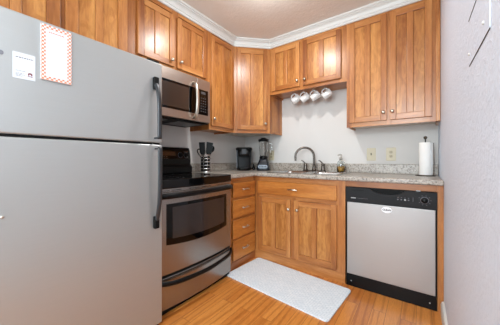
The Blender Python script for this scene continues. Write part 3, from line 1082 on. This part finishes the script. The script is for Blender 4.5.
for i, (x, lb) in enumerate(mug_spots):
    if i == 0:
        m = mug0
    else:
        m = mug0.copy()
        COL.objects.link(m)
        for ch in list(mug0.children):
            c = ch.copy()
            COL.objects.link(c)
            c.parent = m
    m.location = (x, -0.20, UND - 0.027)
    m.scale = (1.02, 1.02, 1.02)
    m.rotation_euler = (0, 0, math.radians((26, 24, 22, 18)[i]))
    tag(m, lb, 'mug', 'white mugs hanging under the cabinet')
    bm = BM()
    pts = [(x, -0.20, UND - 0.0002), (x, -0.20, UND - 0.012)]
    for k in range(1, 9):
        a = PI * 1.25 * k / 8
        pts.append((x, -0.20 - 0.009 + 0.009 * math.cos(a), UND - 0.012 - 0.0135 * math.sin(a)))
    tube(bm, pts, 0.0019, 8)
    lathe(bm, [(0.0, -0.0022), (0.0065, -0.0022), (0.0065, -0.0003)], (x, -0.20, UND), 14)
    tag(link('cup_hook', bm, NICKEL), hook_labels[i], 'hook', 'cup hooks under the cabinet')

# ------------------------------------------------------------------ switch and outlets on the back wall
def plate(t, w=0.084, h=0.130):
    bm = BM()
    prism(bm, rrect(-w / 2, w / 2, -h / 2, h / 2, 0.005, 3), -0.006, -0.0003, 'y')
    return link('cover_plate', bm, CREAM, t, 0.002, 2)
t = thing('light_switch', 'cream light switch plate on the back wall, left of the outlet', 'light switch', (1.652, 0, 1.113))
plate(t)
link('toggle_slot', box(BM(), -0.006, 0.006, -0.0068, -0.006, -0.013, 0.013), CREAMD, t)
bm = BM()
prism(bm, [(-0.0062, -0.008), (-0.018, 0.010), (-0.017, 0.014), (-0.0062, 0.004)], -0.004, 0.004, 'x')
link('toggle', bm, DARKSLOT, t)
def outlet(x, label):
    t = thing('wall_outlet', label, 'outlet', (x, 0, 1.113))
    plate(t)
    for z in (-0.02, 0.02):
        bm = BM()
        prism(bm, rrect(-0.017, 0.017, z - 0.0145, z + 0.0145, 0.011, 5), -0.0085, -0.006, 'y')
        r = link('receptacle', bm, CREAMD, t)
        s = BM()
        box(s, -0.0075, -0.0050, -0.0090, -0.0084, z - 0.003, z + 0.007)
        box(s, 0.0050, 0.0075, -0.0090, -0.0084, z - 0.003, z + 0.007)
        lathe(s, [(0.0, -0.0090), (0.0028, -0.0088), (0.0028, -0.0084)], (0, 0, z - 0.008), 12, 'y')
        link('slots', s, DARKSLOT, r)
outlet(1.828, 'cream double outlet on the back wall, right of the light switch')
outlet(0.452, 'cream wall outlet partly hidden behind the blender')

# ------------------------------------------------------------------ paper towel
px, py = 2.098, -0.18
t = thing('paper_towel_holder', 'metal upright paper towel holder on the counter by the right wall', 'paper towel holder', (px, py, CT + 0.0003))
bm = BM()
lathe(bm, [(0.0, 0.0), (0.072, 0.0), (0.073, 0.003), (0.070, 0.006), (0.02, 0.008), (0.0, 0.008)], n=32)
link('base', bm, FAUCETM, t)
bm = BM()
tube(bm, [(0, 0, 0.008), (0, 0, 0.318)], 0.0045, 10)
link('rod', bm, FAUCETM, t)
bm = BM()
lathe(bm, [(0.0, 0.314), (0.007, 0.316), (0.012, 0.322), (0.014, 0.330), (0.011, 0.339), (0.0, 0.343)], n=18)
link('finial', bm, plain('bronze_finial', (92, 78, 66), 0.3, 0.9), t)
bm = BM()
tube(bm, curve_pts([(0.058, 0.0, 0.006), (0.060, 0.0, 0.08), (0.058, 0.0, 0.20), (0.056, 0.0, 0.272), (0.053, 0.0, 0.280)], 6), 0.0026, 8)
link('side_arm', bm, FAUCETM, t)
bm = BM()
lathe(bm, [(0.018, 0.0), (0.045, 0.0), (0.046, 0.003), (0.046, 0.275), (0.045, 0.278), (0.018, 0.278), (0.018, 0.0)], n=36)
ob = [bm.verts.new(p) for p in ((0.030, -0.030, 0.004), (0.0495, -0.008, 0.004), (0.0495, -0.008, 0.274), (0.030, -0.030, 0.274))]
bm.faces.new(ob)
tag(link('paper_towel_roll', bm, TOWEL, None, 0, 2, (px, py, CT + 0.0088)), 'white paper towel roll standing on the metal holder', 'paper towel')

# ------------------------------------------------------------------ blender
t = thing('blender', 'countertop blender with glass jar and dark base beside the coffee maker', 'blender', (0.450, -0.195, CT + 0.0003), math.radians(25))
bm = BM()
S_ = []
for z, hw, r in ((0.0, 0.078, 0.030), (0.012, 0.082, 0.030), (0.05, 0.080, 0.030), (0.09, 0.070, 0.030), (0.125, 0.055, 0.030), (0.145, 0.050, 0.030)):
    S_.append([bm.verts.new((p[0], p[1], z)) for p in rrect(-hw, hw, -hw, hw, r, 5)])
for A, B in zip(S_, S_[1:]):
    for i in range(len(A)):
        j = (i + 1) % len(A)
        bm.faces.new((A[i], A[j], B[j], B[i])).smooth = True
bm.faces.new(S_[0])
bm.faces.new(S_[-1])
link('base', bm, BLUEBLK, t)
bm = BM()
prism(bm, rrect(-0.060, 0.060, 0.028, 0.072, 0.018, 4), -0.0865, -0.074, 'y')
cpn = link('control_panel', bm, SILVERP, t, 0.003)
for i in range(5):
    link('button', box(BM(), -0.044 + i * 0.019, -0.032 + i * 0.019, -0.089, -0.0862, 0.042, 0.056), BLUEBLK, cpn, 0.001)
bm = BM()
lathe(bm, [(0.0, 0.1455), (0.050, 0.1455), (0.054, 0.152), (0.054, 0.172), (0.050, 0.178), (0.0, 0.178)], n=26)
link('jar_collar', bm, BLACKP, t)
bm = BM()
lathe(bm, [(0.0, 0.1785), (0.046, 0.1785), (0.050, 0.20), (0.062, 0.350), (0.064, 0.372), (0.061, 0.372), (0.059, 0.350), (0.046, 0.20), (0.042, 0.183), (0.0, 0.182)], n=28)
link('jar', bm, JARG, t)
bm = BM()
tube(bm, curve_pts([(0.060, 0.0, 0.345), (0.092, 0.0, 0.342), (0.102, 0.0, 0.318), (0.094, 0.0, 0.252), (0.078, 0.0, 0.222), (0.052, 0.0, 0.222)], 6), 0.0085, 10)
link('handle', bm, JARG, t)
bm = BM()
lathe(bm, [(0.0, 0.3725), (0.066, 0.3725), (0.068, 0.380), (0.066, 0.396), (0.040, 0.400), (0.034, 0.412), (0.0, 0.414)], n=26)
link('lid', bm, BLACKP, t)

# ------------------------------------------------------------------ coffee maker
BLACKC = plain('coffee_maker_black', (5, 5, 5), 0.36, 0.0, 0.0, Specular_IOR_Level=0.25)
t = thing('coffee_maker', 'black single-serve coffee maker standing in the counter corner', 'coffee maker', (0.215, -0.30, CT + 0.0003), math.radians(38))
def soft_block(bm, rows, r=0.03, y0=0.0):
    R_ = []
    for z, hw, yf, yb in rows:
        R_.append([bm.verts.new((p[0], p[1], z)) for p in rrect(-hw, hw, yf, yb, min(r, hw * 0.9), 5)])
    for A, B in zip(R_, R_[1:]):
        for i in range(len(A)):
            j = (i + 1) % len(A)
            bm.faces.new((A[i], A[j], B[j], B[i])).smooth = True
    bm.faces.new(R_[0])
    bm.faces.new(R_[-1])
    return bm
link('body', soft_block(BM(), [(0.0, 0.088, -0.02, 0.12), (0.012, 0.090, -0.02, 0.12), (0.20, 0.098, -0.02, 0.12), (0.262, 0.100, -0.02, 0.12)]), BLACKC, t)
hd = link('brew_head', soft_block(BM(), [(0.178, 0.070, -0.105, 0.02), (0.19, 0.078, -0.112, 0.02), (0.262, 0.082, -0.115, 0.02)], 0.035), BLACKC, t)
link('lid', soft_block(BM(), [(0.2625, 0.104, -0.116, 0.122), (0.284, 0.103, -0.112, 0.12), (0.292, 0.090, -0.098, 0.108)], 0.04), BLACKM, t)
link('lift_handle', box(BM(), -0.030, 0.030, -0.126, -0.113, 0.205, 0.272), CHAR, hd, 0.006, 3)
link('drip_tray', soft_block(BM(), [(0.0, 0.072, -0.105, -0.022), (0.03, 0.074, -0.108, -0.022), (0.036, 0.070, -0.104, -0.022)], 0.035), BLACKC, t)
for s in (-1, 1):
    link('side_trim', box(BM(), s * 0.090 - 0.003, s * 0.090 + 0.003, -0.026, -0.018, 0.03, 0.255), SILVERP if s < 0 else CHAR, t)
bm = BM()
tube(bm, curve_pts([(0.085, 0.06, 0.02), (0.12, 0.04, 0.03), (0.132, 0.0, 0.055), (0.124, -0.03, 0.060), (0.114, -0.01, 0.030), (0.120, 0.03, 0.008), (0.136, 0.03, 0.008), (0.137, -0.01, 0.035), (0.120, -0.03, 0.075)], 6), 0.008, 8)
link('power_cord', bm, BLACKM, t)

# ------------------------------------------------------------------ utensil holder and utensils
ux, uy = 0.165, -0.925
zb = CT + 0.0003
t = thing('utensil_holder', 'chrome wire utensil holder full of black utensils beside the range', 'utensil holder', (ux, uy, zb))
bm = BM()
lathe(bm, [(0.0, 0.0), (0.060, 0.0), (0.060, 0.004), (0.0, 0.004)], n=28)
link('base', bm, CHROME, t)
link('inner_cup', lathe(BM(), [(0.0, 0.0045), (0.048, 0.0045), (0.048, 0.17), (0.046, 0.17), (0.046, 0.006), (0.0, 0.006)], n=28), BLACKM, t)
for z in (0.012, 0.042, 0.078, 0.114, 0.150, 0.186):
    bm = BM()
    tube(bm, [(0.058 * math.cos(2 * PI * k / 28), 0.058 * math.sin(2 * PI * k / 28), z) for k in range(28)], 0.006 if z in (0.012, 0.186) else 0.005, 8, closed=True)
    link('ring', bm, CHROME, t)
for k in range(8):
    a = 2 * PI * (k + 0.5) / 8
    bm = BM()
    tube(bm, [(0.0535 * math.cos(a), 0.0535 * math.sin(a), 0.004), (0.0535 * math.cos(a), 0.0535 * math.sin(a), 0.190)], 0.0022, 6)
    link('upright', bm, CHROME, t)
# utensils: head shapes in their own mesh, leaning out of the holder; screen-right is roughly (cos,sin) of the camera yaw
RV = Vector((math.cos(0.63), math.sin(0.63), 0))
FV = Vector((math.sin(0.63), -math.cos(0.63), 0))      # towards the room
def utensil(name, label, foot, head, shape, cat):
    foot, head = Vector(foot), Vector(head)
    base = Vector((ux, uy, zb))
    ax = (head - foot).normalized()
    o = thing(name, label, cat, base + foot, 0)
    side = ax.cross(FV).normalized() * -1
    fwd = side.cross(ax).normalized()
    M = Matrix((side, fwd, ax)).transposed()
    Ln = (head - foot).length
    bm = BM()
    tube(bm, [(0, 0, 0.0), (0, 0, Ln * 0.5), (0, 0, Ln)], [0.0065, 0.0055, 0.0045], 8)
    bmesh.ops.rotate(bm, verts=bm.verts, cent=(0, 0, 0), matrix=M)
    link('handle', bm, BLACKC, o)
    hb = BM()
    shape(hb, Ln)
    bmesh.ops.rotate(hb, verts=hb.verts, cent=(0, 0, 0), matrix=M)
    link('head', hb, BLACKC, o, 0.001)
    return o
def spatula_head(w, h):
    def f(bm, L):
        prism(bm, [(-w * 0.30, L - 0.01), (w * 0.30, L - 0.01), (w * 0.46, L + 0.02), (w * 0.5, L + h), (-w * 0.5, L + h * 0.97), (-w * 0.46, L + 0.02)], -0.002, 0.002, 'y')
    return f
def slotted_head(w, h):
    def f(bm, L):
        prism(bm, [(-w * 0.35, L - 0.01), (w * 0.35, L - 0.01), (w * 0.5, L + 0.02), (w * 0.5, L + 0.03), (-w * 0.5, L + 0.03), (-w * 0.5, L + 0.02)], -0.002, 0.002, 'y')
        for i in range(4):
            x = -w * 0.5 + i * w * 0.2667
            box(bm, x, x + w * 0.2, -0.002, 0.002, L + 0.0295, L + h - 0.012)
        box(bm, -w * 0.5, w * 0.5, -0.002, 0.002, L + h - 0.0125, L + h)
    return f
def spoon_head(bm, L):
    lathe(bm, [(0.0, 0.010), (0.018, 0.006), (0.027, -0.002), (0.030, -0.010), (0.027, -0.012), (0.0, 0.004)], (0, 0, 0), 20, 'y')
    bmesh.ops.scale(bm, verts=bm.verts, vec=(1, 1, 1.35))
    shift(bm, (0, 0, L + 0.03))
def hook_head(bm, L):
    tube(bm, curve_pts([(0, 0, L - 0.01), (0.003, 0, L + 0.03), (-0.006, 0, L + 0.055), (-0.026, 0, L + 0.058), (-0.034, 0, L + 0.042)], 6), 0.006, 8)
def uv(r, f, z):
    return tuple(RV * r + FV * f + Vector((0, 0, z)))
utensil('spatula', 'broad solid black spatula standing left in the wire holder', uv(-0.012, 0.012, 0.012), uv(-0.028, 0.008, 0.200), spatula_head(0.066, 0.13), 'spatula')
utensil('slotted_turner', 'broad black turner leaning right in the wire holder', uv(0.014, 0.0, 0.012), uv(0.034, -0.004, 0.200), spatula_head(0.072, 0.13), 'spatula')
utensil('spoon', 'black serving spoon leaning far right in the wire holder', uv(-0.030, -0.018, 0.012), uv(0.055, -0.022, 0.225), spoon_head, 'spoon')
utensil('ladle', 'black utensil with a hooked handle end leaning left in the holder', uv(0.030, -0.006, 0.012), uv(-0.066, 0.004, 0.19), hook_head, 'ladle')

# ------------------------------------------------------------------ electrical panel on the right wall
t = thing('electrical_panel', 'white painted metal electrical panel cover high on the right wall', 'electrical panel', (W, -1.645, 1.375), -PI / 2)
# local x runs towards the camera (world -y), local -y faces into the room
pan = link('cover', box(BM(), 0.0, 0.285, -0.0022, -0.0003, 0.0, 0.62), WALL_R, t, 0.0008)
link('shadow_gap', box(BM(), 0.0, 0.282, -0.0020, -0.0003, -0.0020, -0.0002), DARKSLOT, t)
link('door', box(BM(), 0.022, 0.263, -0.0040, -0.0023, 0.150, 0.585), WALL_R, t, 0.0008)
link('door_gap', box(BM(), 0.0, 0.150, -0.0034, -0.0023, 0.1480, 0.1498), DARKSLOT, t)
for x, z in ((0.010, 0.036), (0.222, 0.040)):
    bm = BM()
    lathe(bm, [(0.0, -0.006), (0.0035, -0.0055), (0.0055, -0.0022)], (x, 0, z), 16, 'y')
    link('screw', bm, TRIM, t)
